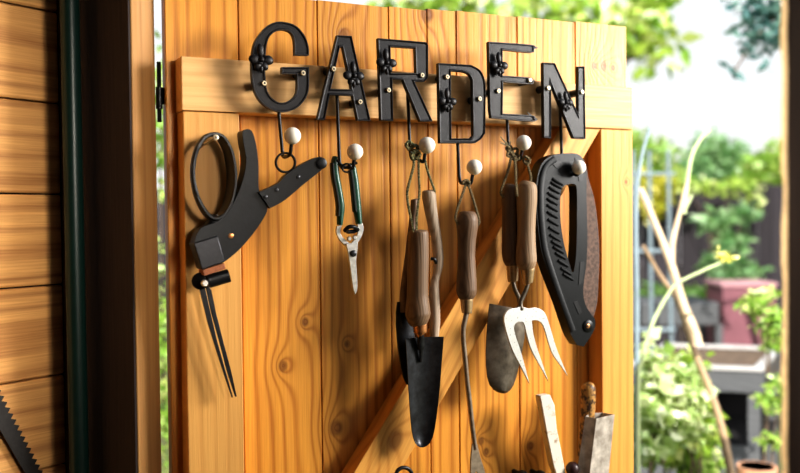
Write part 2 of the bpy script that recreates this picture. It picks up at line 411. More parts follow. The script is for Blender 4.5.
# diagonal brace
bp = [D(554.5, 127, LT), D(600.5, 130, LT), D(584, 158, LT), D(514, 277, LT), D(458, 372, LT), D(393, 480, LT), D(349, 481, LT), D(354, 473, LT), D(407, 384, LT), D(443, 326, LT), D(490, 239, LT)]
A0, A1 = D(600.5, 129.8, LT), D(459, 372, LT); dB = (A1-A0).normalized(); B0 = D(560.5, 127, LT)
tb = 1.55/abs(dB.z)*.62
A0.z = Z0-.001; B0.z = Z0-.001
bm = bmesh.new(); fr = [A0, A0+dB*.85, B0+dB*.85, B0]
v1 = [bm.verts.new(p) for p in fr]; v2 = [bm.verts.new(V((p.x, -.0008, p.z))) for p in fr]
bm.faces.new(v1); bm.faces.new(v2[::-1])
for i in range(4): bm.faces.new((v1[i], v2[i], v2[(i+1) % 4], v1[(i+1) % 4]))
bmesh.ops.recalc_face_normals(bm, faces=bm.faces[:]); link('brace', bm, M_brace, door, False, bevel=.0012)
# hinge in the gap between post and door
bm = bmesh.new(); h0 = D(158.8, 62, -.012); h1 = D(159.5, 122, -.012)
sweep([h0, h1], .0028, 8, bm=bm)
for f in (.55,): sweep([h0.lerp(h1, .42), h0.lerp(h1, .78)], .0045, 10, bm=bm)
box(bm, V((h1.x, h1.y-.002, h0.lerp(h1, .7).z)), V((.012, .004, 0)), V((0, .003, 0)), zz*.022)
link('hinge', bm, M_rod, door)

# ------------------------------------------------------------------ letter hooks
WL = .060; TH = .0075
GR = 'black letter hooks along the ledge'
def flower(c, r, parent):
    bm = bmesh.new(); c = V(c); up = zz
    def petal(ang, length, wid, off):
        a = radians(ang); d = V((cos(a), 0, sin(a))); s = V((-sin(a), 0, cos(a)))
        rot = Matrix((d, V((0, 1, 0)), s)).transposed()
        ball(c + d*off + V((0, -.0025, 0)), 1, bm, (length, .0028, wid), 12, 8, rot)
    petal(180, r*.52, r*.44, r*.64); petal(0, r*.52, r*.44, r*.64)
    petal(94, r*.66, r*.33, r*.80); petal(240, r*.44, r*.33, r*.62); petal(300, r*.44, r*.33, r*.62); petal(270, r*.42, r*.20, r*.80)
    ball(c + V((0, -.004, 0)), r*.28, bm, (1, .9, 1), 12, 8)
    ball(c + V((-r*.15, -.0045, -r*.35)), r*.2, bm, (1.6, .7, .6), 10, 6)
    link('flower_emblem', bm, M_iron, parent)
def letter(ch, label, loops, fl, fr, screws, rod, bl, hookb, brad, kmat=None):
    c = loops[0]; cx = sum(p[0] for p in c)/len(c); by = max(p[1] for p in c)
    t = empty('letter_hook', D(cx, by, .05), label, 'hook', GR)
    pl = plate(loops, WL, TH, (.0030, .0016)); link('letter_plate', pl, M_iron, t, bevel=.0007)
    flower(D(fl[0], fl[1], WL+.002), fr/F*1.25, t)
    for (sx, sy) in screws:
        p = D(sx, sy, WL-.0012); b = disc(p, .0036, .0034); s = link('screw', b, M_screw, t)
        q = p + V((0, -.0030, 0)); b = bmesh.new()
        abox(b, q.x-.0015, q.x+.0015, q.y-.0008, q.y, q.z-.0005, q.z+.0005); abox(b, q.x-.0005, q.x+.0005, q.y-.0008, q.y, q.z-.0015, q.z+.0015)
        link('cross_recess', b, M_scrd, s)
        zbk = -LT if p.z < Z0+.07 else -.0008
        b = sweep([V((p.x, -WL+TH, p.z)), V((p.x, zbk+.0005, p.z))], .0058, 12, V((0, 0, 1))); link('standoff_peg', b, M_iron, t)
    wr = .045
    a = D(rod[0][0], rod[0][1], wr); b_ = D(rod[1][0], rod[1][1], wr)
    bc = D(bl[0], bl[1], .086)
    tip = D(hookb[0], hookb[1], .082)
    low = b_.lerp(tip, .5); low.z -= .008
    pts = cat3([a, a.lerp(b_, .2), a.lerp(b_, .5), b_, V((b_.x*.7+low.x*.3, b_.y*.75+low.y*.25, low.z+.001)), low, tip + V((0, .003, -.005)), tip.lerp(bc, .3), bc], 6)
    link('hook_rod', sweep(pts, .0024, 10), M_rod, t)
    link('white_knob', ball(bc, brad/F*(bc-CAM).dot(fw), None, (1, 1, 1), 24, 16), kmat or M_knob, t)
    return t
c1 = lambda *p: [(x, y, 1) for x, y in p]
Gl = [cat([(309, 55.4, 1), (308.6, 46), (304.7, 35.4), (297, 26.5), (288, 22.6), (278, 21.6), (269, 24.7), (261.6, 31.6), (255, 41.7), (252.4, 52), (251.6, 68.4), (253.2, 86), (257.8, 97.6), (265.4, 106), (275.5, 111), (287, 111.7), (297, 107.9), (304.7, 100), (308.5, 91.2), (309.2, 80), (309, 67, 1),
    (281.9, 67, 1), (281.9, 73.5, 1), (297, 74.2, 1), (297, 90), (293.3, 97.6), (285.7, 102), (278, 102), (270.5, 96.3), (266.6, 87.4), (265.2, 70), (265.9, 52), (268.4, 39.2), (274.3, 32.3), (281.9, 29.8), (289.5, 31.6), (293.3, 36.6), (294.6, 45.5), (294.6, 55.2, 1)], True, 4)]
Al = [c1((337.2, 35.1), (351.9, 35.8), (370.9, 121), (357.7, 120.5), (352.6, 95.6), (329.8, 94.9), (325.1, 119.8), (317, 119.8)), c1((340.2, 47), (342.8, 47.2), (351.6, 89.3), (331, 88.8))]
Rl = [cat([(378.1, 38, 1), (426, 42, 1), (428.4, 44.5, 1), (428.4, 77.6, 1), (424.9, 81.6, 1), (414.7, 81.4, 1), (433, 121.5, 1), (420.4, 121.5, 1), (403, 79.7, 1), (392.5, 79, 1), (393.5, 121.1, 1), (380.9, 120.2, 1)]), c1((390.8, 46.8), (415.3, 48.2), (416.2, 73), (391.4, 73))]
Dl = [cat([(438.4, 63, 1), (471.2, 64.8, 1), (480.2, 70), (484.8, 79.1), (486, 92, 1), (485.4, 133.3, 1), (481.2, 139.3, 1), (475.2, 143.2, 1), (440, 143.2, 1)]), cat([(451, 70.9, 1), (463.1, 71.7, 1), (469.2, 74.2), (472.6, 80, 1), (473.4, 135.3, 1), (471.2, 138.3, 1), (451.7, 138.3, 1)])]
El = [cat([(488.9, 41.6, 1), (531, 44.6), (534.2, 47.6), (534.2, 50.4), (531, 52.5), (502.8, 49.7, 1), (502.8, 75.5, 1), (530, 77.5), (532.6, 80.2), (531.5, 84), (503.3, 81.9, 1), (502.8, 113.5, 1), (532, 115.4), (535, 118.3), (533, 121.3), (491.6, 117.9, 1), (490.4, 110, 1)])]
Nl = [c1((543.3, 62.4), (555.1, 63), (578.4, 113.8), (578.2, 66.3), (584.9, 66.3), (585.8, 139), (573.8, 138.4), (551.4, 83), (551.4, 138.4), (544.2, 137.5))]
letter('G', 'black cast metal letter G hook holding the grass shears', Gl, (260.5, 60), 10.5, [(263.7, 83.5), (302.5, 73.2)], ((278.4, 107), (282.3, 151)), (292.4, 135.8), (290.7, 150), 8.6)
letter('A', 'black cast metal letter A hook holding the green handled snips', Al, (353, 76), 10, [(333, 69.2), (359.5, 102)], ((336.8, 92), (339.5, 159)), (355, 151.8), (353.5, 164), 8.2)
letter('R', 'black cast metal letter R hook with broad trowel and shears below', Rl, (385.7, 63), 10, [(388, 90.3), (421.5, 75.4)], ((407.4, 88), (410, 148)), (427, 145.3), (424, 158), 8.4)
letter('D', 'black cast metal letter D hook, hung lowest, holding the long weeder', Dl, (446.8, 101.5), 9.6, [(446.6, 77), (479, 99)], ((457.4, 140), (459.3, 175)), (474.4, 167.2), (471.5, 180), 7.8)
letter('E', 'black cast metal letter E hook holding the fork and second trowel', El, (498.3, 65.5), 9.8, [(497.8, 91), (529.2, 80.4)], ((506.9, 116.5), (508.5, 146)), (523.6, 142.8), (521, 156), 7.8)
letter('N', 'black cast metal letter N hook holding the folding saw, rightmost', Nl, (565, 102.5), 8.8, [(547.7, 88.2), (581.4, 92.2)], ((560, 106), (562, 160)), (578.8, 167.3), (577.5, 172), 7.2, M_knobw)

# ------------------------------------------------------------------ grass shears
t = empty('grass_shears', D(215, 280, .05), 'long black handled grass shears with oval finger loop and narrow blades', 'shears')
bo = cat([(243, 131), (251.5, 130.5), (256.5, 146), (258.6, 166), (258.8, 188), (263, 198), (267, 205), (266, 214), (254.6, 231.8), (239, 250), (225, 261.5, 1), (203, 269, 1), (194, 243.5, 1), (200.5, 228.4), (218, 221), (231, 207), (241, 186), (246.2, 162), (243.5, 143)], True, 4)
body = link('handle', plate([bo], .074, .024), M_plasw, t, bevel=.009, seg=4)
# finger loop: band with depth
lp = [(215, 133.8), (225, 138), (233, 153), (236.3, 176), (233.5, 198), (226, 213), (216, 218.3), (206, 211), (197, 193), (193.6, 173), (196.5, 153), (204.5, 138.5)]
lpc = cat(lp, True, 6); hb = [.005+.015*min(1, max(0, (p[0]-193)/43)) for p in lpc]
pts = [D(p[0], p[1], .078) + V((0, h_, 0)) for p, h_ in zip(lpc, hb)]
link('finger_loop', sweep(pts, [(.0027, h_) for h_ in hb], 14, closed=True, power=4), M_plastic, t)
link('loop_neck', sweep([D(218, 216, .060), D(214, 226, .060), D(206, 238, .060)], [(.007, .010), (.012, .011), (.014, .011)], 12, power=3), M_plastic, t)
link('guard_plate', plate([c1((193.7, 243), (218, 235.6), (225.2, 262), (202, 270))], .077, .028), M_plate, t, bevel=.0015)
link('band', plate([c1((202.4, 270), (224.6, 263), (226, 269), (204, 276))], .074, .022), M_orange, t, bevel=.001)
link('clip', sweep([D(208, 281.5, .064), D(228.5, 275.5, .066)], [(.0085, .009), (.0085, .009)], 14, power=3.5), M_plastic, t)
link('pivot_bolt', disc(D(204, 283, .072), .0045, .006), M_steel, t)
link('pivot_washer', disc(D(200.5, 281, .060), .011, .004, V((-.35, -1, 0))), M_plastic, t)
for bl, w, mt in (([(197, 279), (203.6, 281), (209, 305), (217, 340), (226, 372), (233.2, 397.5), (231.8, 397.5), (220, 362), (208.5, 325)], .056, M_rod),
                  ([(204.5, 281), (211.5, 290), (216, 312), (223, 340), (231, 370), (236.8, 396.5), (235.4, 397), (227.8, 374), (219.7, 343), (211, 311)], .053, M_dsteel)):
    link('blade', plate([[V(p) for p in bl]], w, .0025), mt, t, bevel=.0006)
link('rivet', disc(D(230.7, 235.8, .0735), .0034, .0022, dome=.4), M_copper, t)
lev = link('lever', plate([cat([(259, 192, 1), (277.5, 183.4), (285, 175.6), (292, 170.6), (302, 164), (316, 157.6), (322.5, 157.6), (325.6, 163), (322.8, 168.8), (304, 184), (285, 200), (270, 208.3, 1)])], .079, .012), M_plastic, t, bevel=.002)
link('lever_cap', disc(D(321, 163.3, .078), .0075, .004, dome=.3), M_plasw, lev)
rg = [D(285.4+9.6*cos(a), 162.6+9.6*sin(a), .073) for a in [2*pi*k/28 for k in range(28)]]
link('hanging_ring', sweep(rg, (.0016, .003), 10, closed=True), M_plastic, t)
for q in ((298, 177), (276.4, 190), (265.3, 196.8)): link('rivet', disc(D(q[0], q[1], .0785), .0026, .0018, dome=.4), M_plate, lev)

# screw in the left stile that steadies the loop
t = empty('screw', D(215.3, 137, .035), 'pale round headed screw driven into the left stile inside the finger loop', 'screw')
a = D(215.5, 137.6, .084); e_ = V((a.x-.002, -LT+.004, a.z-.006))
link('shank', sweep([e_, a], .0014, 8), M_steel, t)
hd_ = link('screw_head', disc(a, .0037, .0025), M_screw, t)
link('recess', disc(a+V((0, -.0022, 0)), .0016, .0007), M_scrd, hd_)

# ------------------------------------------------------------------ snips with green handles
t = empty('garden_snips', D(353, 294, .07), 'small garden snips with dark green handles and silver pointed blade', 'snips')
def grip(cs, w):
    pts = cat3([D(x, y, w) for (x, y, r) in cs], 5); rr = []
    for i in range(len(pts)):
        f = i/(len(pts)-1)*(len(cs)-1); k = min(int(f), len(cs)-2); r = cs[k][2]+(cs[k+1][2]-cs[k][2])*(f-k)
        rr.append((r/F*1.2, .0055))
    return pts, rr
g1 = [(335, 156.5, 2.2), (334.6, 163, 3.9), (335.6, 176, 4.1), (338.6, 192, 4.0), (340.6, 206, 4.2), (340.2, 216, 3.6), (339.6, 225, 2.8)]
g2 = [(352, 163, 2.4), (352.8, 170, 3.9), (354.6, 182, 4.4), (356.2, 198, 4.6), (357.6, 212, 4.4), (359, 224, 3.2)]
for g, nm in ((g1, 0), (g2, 1)):
    pts, rr = grip(g, .068); h = link('handle', sweep(pts, rr, 12), M_green, t)
    pts2, rr2 = grip([(x-2.6, y, r*.55) for x, y, r in g[1:-1]], .071); link('inner_grip', sweep(pts2, rr2, 10), M_greenb, h)
ct = cat3([D(336, 160, .072), D(341, 164.5, .070), D(346.5, 167, .066), D(352, 164.5, .070), D(357, 162.6, .072)], 5)
link('catch_strap', sweep(ct, (.0022, .002), 8), M_plastic, t)
link('catch_loop', sweep([D(346.8+4.6*cos(a), 168+4.2*sin(a), .075) for a in [2*pi*k/18 for k in range(18)]], .0013, 8, closed=True), M_plastic, t)
link('shank', plate([cat([(337.2, 226, 1), (342, 225.2, 1), (340.4, 232), (343, 237.5), (349, 243), (350, 248), (346, 246), (339.6, 239.5), (336.4, 232)])], .070, .004), M_steel, t, bevel=.0008)
link('shank', plate([cat([(357.4, 224, 1), (362.8, 222.8, 1), (363.8, 230), (361.2, 237.5), (357.6, 243), (352, 249), (350.6, 244.5), (355.8, 238), (358.2, 231)])], .0715, .004), M_steel, t, bevel=.0008)
sp = cat3([D(344.5, 231, .072), D(348, 227.3, .077), D(353.5, 226.8, .078), D(357.6, 229.5, .073), D(353, 231.5, .070), D(347, 231.6, .070)], 5)
link('spring', sweep(sp, (.0028, .003), 10), M_dsteel, t)
for q in ((348.6, 238.6), (354, 237.6)): link('bolt', disc(D(q[0], q[1], .071), .0032, .004, seg=6), M_steel, t)
link('blade', plate([cat([(346.2, 243.5, 1), (358.2, 242.6, 1), (357.4, 252), (356.4, 262), (357.4, 278), (357.5, 289), (355.4, 294.8, 1), (353.2, 288.5), (351.4, 276), (349.6, 262), (348, 252)])], .0735, .0035), M_steel, t, bevel=.0008)
link('pivot_screw', disc(D(353, 253.4, .0735), .0045, .0028), M_dsteel, t)

# ------------------------------------------------------------------ handles on a lathe
def turned(prof, w, depth=1.0):
    """prof: (x centre, y, half width px)"""
    pts = [D(x, y, w) for x, y, r in prof]; dep = (pts[0]-CAM).dot(fw)
    P = cat3(pts, 4); rr = []
    for i in range(len(P)):
        f = i/(len(P)-1)*(len(prof)-1); k = min(int(f), len(prof)-2); g = f-k
        r = prof[k][2]*(1-g)+prof[k+1][2]*g; r = r/F*dep; rr.append((r, r*depth))
    return sweep(P, rr, 20)

# broad trowel on the R hook
t = empty('hand_trowel', D(421, 447, .075), 'hand trowel with brown wooden handle and dark steel blade', 'trowel')
link('handle', turned([(418.6, 229.6, 5), (418.6, 230.6, 8.6), (418.6, 233, 10), (418.4, 245, 10.6), (418.1, 262, 10.9), (417.8, 280, 10.7), (417.6, 295, 10.8), (417.7, 306, 12.2), (417.9, 314, 12.9), (418.4, 320, 11.2), (419.2, 324.5, 8.2)], .072), M_h1, t)
link('ferrule', turned([(420, 323.4, 6.6), (420, 324, 7.2), (420.4, 332, 6.8), (420.4, 332.6, 6)], .072), M_copper, t)
link('tang', sweep(cat3([D(420.4, 331, .072), D(420.6, 338, .070), D(421, 348, .067), D(421.2, 362, .064)], 5), [(.0055, .0045)]*6+[(.0055, .004)]*5+[(.003, .002)]*5, 10), M_dsteel, t)
rows = [(405.6, 338.6, 443.8, 336.8), (406, 343, 443.4, 342), (406.8, 355, 442.4, 355), (407.6, 370, 441.2, 370), (408.6, 386, 440, 386), (409.6, 402, 438.4, 402), (410.8, 418, 436.4, 418), (412, 430, 434.6, 430), (413.4, 437.5, 432.6, 437.5), (415.4, 443, 430, 443), (418, 446.2, 426.4, 446.2), (420.4, 447.5, 423, 447.5)]
link('blade', dish(rows, .068, .0016, 12, .007, 1), M_dsteel, t)
hk = D(420, 156, .078)
bm = rope([D(411, 153, .078), D(414, 163, .077), D(410, 180, .074), D(407.2, 193, .070), D(408.5, 206, .068), D(411.5, 221, .070), D(413.5, 233, .079)], .0013)
rope([D(418.6, 158, .078), D(418.8, 175, .077), D(419.4, 192, .074), D(417, 215, .072), D(416.5, 231, .080)], .0012, bm=bm)
link('hanging_cord', bm, M_ropeg, t)
bm = bmesh.new()
for k in range(5):
    c = D(412.5+random.uniform(-3, 4), 150+random.uniform(-5, 6), .078+random.uniform(-.004, .004)); ax = random.uniform(0, 6)
    rope([c + V((cos(ax+j*1.25)*.0052, sin(j*1.7)*.003, sin(ax+j*1.25)*.0045)) for j in range(6)], .0014, bm=bm, n=5)
rope([D(409, 150, .079), D(406.5, 145, .082), D(409, 141, .083), D(412.5, 144, .082), D(415.5, 146.5, .080)], .0014, bm=bm, n=5)
rope([D(413, 160, .078), D(411.5, 154, .082), D(417, 151, .083), D(420, 155, .082), D(416, 159, .080)], .0015, bm=bm, n=5)
link('knot', bm, M_ropeg, t)

# old garden shears behind that trowel
t = empty('old_shears', D(420, 384, .045), 'old rusty hand shears with pale curved wooden handles behind the trowel', 'shears')
h = turned([(428.5, 190, 3.5), (428.6, 191.5, 6.5), (429, 196, 7.2), (430.5, 208, 6.6), (433, 222, 6.0), (436, 236, 5.4), (437.6, 248, 5.2), (438.4, 258, 5.2), (438, 266, 5.0), (437, 274, 4.0), (435, 281, 4.2), (434, 292, 5.4), (434.6, 306, 5.6), (435, 322, 5.4), (434, 340, 4.4)], .050)
link('handle', h, M_h3, t)
link('handle', turned([(414.5, 199, 2.6), (414.6, 201, 4), (414.2, 212, 4.4), (412, 232, 4.4), (409.5, 255, 4.6), (406.5, 278, 4.8), (405, 295, 5.4), (404.6, 312, 5.6)], .046), M_h4, t)
link('thumb_stop', sweep(cat3([D(431, 258.6, .052), D(434.5, 259.4, .055), D(437, 264.5, .052)], 4), .0025, 8), M_dsteel, t)
rows = [(398, 302, 409, 300), (396.6, 312, 412, 312), (396.6, 325, 414, 325), (397.6, 340, 415, 340), (399.4, 355, 415, 355), (401.4, 368, 414, 368), (404, 378, 412.4, 378), (407, 384.5, 409.6, 384.5)]
link('blade', dish(rows, .046, .003, 8, .003, -1), M_dsteel, t)
link('hanging_cord', rope([D(425, 160, .080), D(428, 172, .076), D(431.5, 182, .068), D(434.6, 191, .058), D(433, 197, .050)], .0012), M_ropeg, t)

# ------------------------------------------------------------------ long weeder on the D hook
t = empty('hand_weeder', D(476, 486, .06), 'long thin weeder with turned brown handle and forked tip, below letter D', 'weeder')
link('handle', turned([(467.3, 211, 4), (467.3, 212, 7.5), (467.3, 215, 9.6), (467.3, 220, 11), (467.2, 226, 11), (466.8, 240, 9.2), (466.7, 254, 8.5), (466.7, 268, 9.2), (466.6, 282, 10.2), (466.5, 290, 10.5), (466.6, 295, 9.4), (466.8, 299, 6.6)], .070), M_h4, t)
link('ferrule', turned([(466.7, 298.4, 6), (466.7, 299, 6.7), (466.9, 311.5, 5.3), (466.9, 312.6, 4.6)], .070), M_brass, t)
rp = cat3([D(x, y, w) for x, y, w in ((467, 311, .07), (465.4, 318, .07), (463.4, 328, .069), (463.2, 338, .068), (464.8, 356, .066), (467, 380, .063), (469.6, 402, .061), (472, 424, .059), (474.2, 441, .058), (475.4, 449, .058))], 4)
link('rod', sweep(rp, [(.0040 - .0004*i/len(rp), .0036) for i in range(len(rp))], 12), M_rod2, t)
fl_ = cat([(472.4, 444, 1), (477.6, 444, 1), (480.4, 457), (484.6, 470), (486, 480), (485.6, 487, 1), (481, 484), (478.6, 476), (476.4, 471.5), (474.4, 477), (473.4, 484), (470.8, 487, 1), (470.6, 470), (471, 457)])
link('forked_tip', plate([fl_], .0595, .0028), M_rod2, t, bevel=.0008)
bm = rope([D(467, 180.5, .080), D(463, 193, .079), D(457.6, 208, .076), D(455.6, 218, .072), D(458, 225, .070)], .0013)
rope([D(467, 181, .080), D(472, 195, .079), D(477, 212, .077), D(479.4, 222, .073), D(476.6, 226, .068)], .0013, bm=bm)
rope([D(462, 183, .082), D(466, 180, .084), D(470, 183, .083), D(466.5, 185.4, .080), D(463, 182, .078)], .0013, bm=bm, n=5)
link('hanging_cord', bm, M_rope, t)

# ------------------------------------------------------------------ second trowel and fork on the E hook
t = empty('hand_trowel', D(503, 393, .055), 'narrow trowel with worn grey blade and dark handle, behind the silver fork', 'trowel')
link('handle', turned([(510.6, 184, 3), (510.5, 185, 6), (510.4, 188, 8), (510.4, 196, 8.8), (510.6, 215, 8.6), (510.8, 235, 8.9), (511, 252, 9.3), (511.6, 260, 8.6), (512.2, 265, 6.4)], .060), M_h4, t)
link('ferrule', turned([(512.2, 264.4, 5.6), (512.3, 265.2, 6.2), (512.8, 280, 5.2), (512.8, 280.8, 4.6)], .060), M_brass, t)
link('shank', sweep(cat3([D(512.6, 279, .060), D(514.4, 288, .060), D(518.4, 297, .058), D(519.6, 306, .054), D(513, 314, .050), D(508, 322, .047)], 5), (.0036, .0034), 10), M_blade2, t)
rows = [(490, 303.6, 524, 310), (489, 310, 525, 315), (487.8, 322, 525.4, 324), (486.8, 336, 524.6, 338), (486.2, 352, 522, 352), (486.4, 366, 519, 366), (487.6, 377, 516.4, 377), (490, 385, 513.6, 385), (494, 390, 510.6, 390), (498.6, 392.6, 507, 392.6), (501.6, 393.4, 504.4, 393.4)]
link('blade', dish(rows, .048, .0016, 12, .007, -1), M_blade2, t)
bm = rope([D(511, 158, .080), D(507.6, 172, .077), D(502.6, 186, .072), D(500.8, 193, .066), D(503.5, 197, .061)], .0014)
link('hanging_cord', bm, M_rope, t)

t = empty('hand_fork', D(548, 384, .085), 'three tined silver hand fork with smooth brown wooden handle', 'fork')
link('handle', turned([(527.3, 181.4, 4), (527.2, 182.2, 7), (527.1, 185, 9.2), (527, 190, 10.2), (526.8, 200, 10.3), (526.5, 215, 9.4), (526.3, 230, 9), (526.2, 245, 9.6), (526.2, 256, 10.4), (526.4, 262, 10.4), (527, 266, 9), (527.4, 268.6, 7.4)], .084), M_h2, t)
link('ferrule', turned([(527.6, 267.6, 6.6), (527.6, 268.4, 7.4), (527.8, 281.4, 5.2), (527.8, 282.4, 4.6)], .084), M_brass, t)
link('shank', sweep(cat3([D(527.8, 281, .084), D(526.6, 288, .084), D(522.8, 297, .083), D(520.6, 303, .083), D(521.6, 311, .0845), D(523, 317, .0845)], 5), [(.0035, .0033)]*20+[(.0030, .0012)]*6, 10), M_blade2, t)
fo = cat([(521.5, 306.6), (528, 308.4), (535, 307.6), (541.4, 309.6), (545.6, 314), (549.4, 324.5), (552.8, 336), (556.4, 347.6), (562, 362), (567.9, 376, 1), (559.4, 364), (552.4, 353.6), (548, 341), (544.4, 328.5), (541, 322.6), (536.6, 320.4), (532, 320.6, 1),
          (533.6, 334), (537.6, 349), (543.4, 366), (548.5, 381.6, 1), (540.4, 366.6), (532, 351), (527.4, 337), (524.6, 325), (522.4, 322, 1), (518.4, 321.8, 1), (515.4, 324), (514.2, 329), (516.4, 338), (519.6, 347.4), (524.8, 365), (529.6, 384, 1), (521.4, 367.6), (513.6, 352.6), (508.8, 340), (505.4, 328), (504, 319), (505.6, 313), (510, 309), (516, 308)], True, 4)
link('fork_head', plate([fo], .086, .0024), M_fork, t, bevel=.0008)
bm = rope([D(515, 156, .082), D(515.6, 170, .086), D(516, 184, .090), D(517.2, 196, .093)], .0015)
rope([D(526.6, 160, .084), D(528.6, 168, .086), D(531, 178, .087), D(530, 183, .088)], .0014, bm=bm)
link('hanging_cord', bm, M_rope, t)
bm = bmesh.new()
for k in range(4):
    c = D(511.5+random.uniform(-3, 4), 151+random.uniform(-4, 6), .079); ax = random.uniform(0, 6)
    rope([c + V((cos(ax+j*1.25)*.0055, sin(j*1.7)*.003, sin(ax+j*1.25)*.005)) for j in range(6)], .0014, bm=bm, n=5)
for k in range(12):
    a = D(510+random.uniform(-2, 2), 150, .081); b = D(506+random.uniform(-7, 5), 137+random.uniform(-2, 8), .083+random.uniform(-.004, .006)); sweep(cat3([a, a.lerp(b, .5)+V((.001, 0, .0015)), b], 3), .0006, 5, bm=bm)
rope([D(523, 158, .083), D(526, 156.6, .087), D(529.6, 159.6, .087), D(528.6, 164, .085), D(524.6, 162.6, .083), D(523, 158, .081)], .0014, bm=bm, n=5)
link('knot', bm, M_rope, t)

# ------------------------------------------------------------------ folding saw on the N hook
t = empty('folding_saw', D(580, 347, .06), 'folding pruning saw with ribbed black D-shaped handle and rusty blade', 'saw')
ho = cat([(544.8, 159.8), (555, 154.6), (566, 153.4), (576, 153.6), (581, 156.4), (585, 163), (586.6, 172), (586.6, 198), (587.4, 233), (586.6, 262), (583.4, 288), (585, 303), (590.4, 313), (595, 319.6), (594.8, 328), (591, 336), (584, 346.6, 1), (577.2, 345.2, 1), (570.3, 333), (559.9, 302.8), (547.4, 270), (540.6, 247), (537, 217), (536.2, 188), (539, 170)], True, 5)
hi = cat([(570, 184), (574.6, 184.6), (576.8, 190), (577, 217), (576.4, 249), (574.8, 266), (572.6, 272.6), (569, 262), (563.4, 241), (560.4, 217), (560.6, 196), (563, 187)], True, 4)
link('handle', plate([ho, hi], .072, .020), M_plastic, t, bevel=.0045, seg=3)
# raised rear band and ribs
rb_ = cat3([D(x, y, .0725) for x, y in ((555, 159), (546, 167), (541.6, 182), (541, 205), (542.2, 225), (545, 248), (551, 269), (562, 301), (573, 331))], 5)
link('rear_band', sweep(rb_, (.0050, .0022), 10, power=3), M_plasw, t)
inner = [(561, 182), (556.4, 196), (556, 215), (558.6, 238), (564, 256), (571.6, 277)]
oc = cat([(x, y) for x, y in inner], False, 6); rp = [oc[i] for i in range(0, len(oc), 2)]
for i, p in enumerate(rp):
    link('grip_rib', sweep([D(p.x-8.2, p.y-3.2, .0728), D(p.x-3.6, p.y-.4, .0736), D(p.x+1.6, p.y+2.8, .0722)], (.0021, .0018), 8), M_rib, t)
link('top_hole', plate([cat([(553, 163), (559, 160.4), (563, 165.4), (557.4, 168.4)])], .0728, .0012), M_rod, t)
link('arm_slot', plate([c1((580.4, 262), (584.6, 262), (582.6, 283), (578.6, 285))], .0728, .0012), M_rod, t)
link('top_slot', plate([c1((574.8, 158), (580, 158.4), (583.2, 166), (583.2, 181), (579, 181), (577.6, 170))], .0728, .0012), M_rod, t)
link('lower_slot', plate([c1((573.6, 302), (577.6, 301), (582.4, 312), (579, 314.6))], .0728, .0012), M_rod, t)
link('pivot_boss', disc(D(587.4, 326, .071), .0098, .0035, seg=24, dome=.12), M_plasw, t)
pv = link('pivot_screw', disc(D(587.6, 326, .0743), .0036, .002, dome=.3), M_copper, t)
link('recess', disc(D(587.6, 326, .0762), .0016, .0006), M_scrd, pv)
bl = cat([(586, 168), (589, 179.5), (594.8, 200.5), (598.4, 228), (599.6, 256), (598.6, 286), (597, 305), (592, 320), (584, 322), (581, 300), (580, 270), (580, 240), (579.6, 210), (579, 180)], True, 4)
link('blade', plate([bl], .060, .0022), M_rust, t, bevel=.0006)

# ------------------------------------------------------------------ things along the bottom edge
t = empty('wooden_stick', D(556, 520, .06), 'flat whitewashed wooden stick leaning left of the grey socket', 'stick')
b = plate([c1((540, 396), (550.2, 394.6), (554.8, 405), (557, 428), (562, 453), (569, 490), (562, 492), (553.4, 466), (547.2, 436.4))], .060, .014)
link('shaft', b, M_stick, t, bevel=.0015)
t = empty('tool_handle', D(586, 500, .05), 'rounded wooden handle with flaking brown varnish behind the grey socket', 'handle')
link('grip', turned([(587.8, 383, 2.6), (588, 384.2, 5.4), (588.2, 388, 7.2), (588.2, 396, 7.6), (588, 408, 7.2), (587.2, 420, 7), (586, 440, 7.2), (584, 470, 7.2), (582, 500, 7)], .050), M_flake, t)
t = empty('grey_socket', D(590, 520, .06), 'weathered grey hollow metal socket with folded front, bottom right of door', 'socket')
bm = bmesh.new()
tp = [D(585.3, 416.4, .068), D(596.4, 418.6, .082), D(614.6, 414.6, .076), D(602, 412.4, .05), D(590, 413, .05)]
bt = [D(569.8, 520, .068), D(584, 520, .082), D(604, 520, .076), D(592, 520, .05), D(578, 520, .05)]
for i in range(5):
    j = (i+1) % 5; n0 = (tp[i]+tp[j])/2
    q = [tp[i], tp[j], bt[j], bt[i]]
    bm.faces.new([bm.verts.new(p) for p in q])
bmesh.ops.remove_doubles(bm, verts=bm.verts[:], dist=1e-5); bmesh.ops.recalc_face_normals(bm, faces=bm.faces[:])
so = link('wall', bm, M_greyw, t, False); m = so.modifiers.new('thick', 'SOLIDIFY'); m.thickness = .0022; m.offset = -1
for px, py, r, lab in ((572.6, 469, .011, 'dark maroon round knob beside the grey socket at the bottom'), ):
    t = empty('round_knob', D(px, 500, .062), lab, 'knob'); c = D(px, py, .062)
    link('knob_head', ball(c, r, None, (1, 1, 1.05)), M_maroonk, t); link('stem', sweep([c, D(px, 500, .062)], .005, 10), M_maroonk, t)
for px, lab in ((522, 'dark round peg on the boards, a little left of the whitewashed stick'), (540, 'dark round peg directly below the whitewashed stick')):
    t = empty('peg', D(px, 490, .05), lab, 'peg'); c = D(px, 475, .024)
    link('peg_head', ball(c, .0095, None, (1, 1, .8)), M_rod, t); link('stem', sweep([c, V((c.x, -.0005, c.z))], .004, 10, zz), M_rod, t)
t = empty('ring_hook', D(404, 486, .045), 'dark metal ring showing at the bottom edge below the brace', 'ring')
link('ring', sweep([D(404+8*cos(a), 475.5+8*sin(a), .062) for a in [2*pi*k/24 for k in range(24)]], .0028, 10, closed=True), M_rod, t)
c = D(404, 483, .062); link('stem', sweep([c, V((c.x, -.0005, c.z))], .003, 10, zz), M_rod, t)

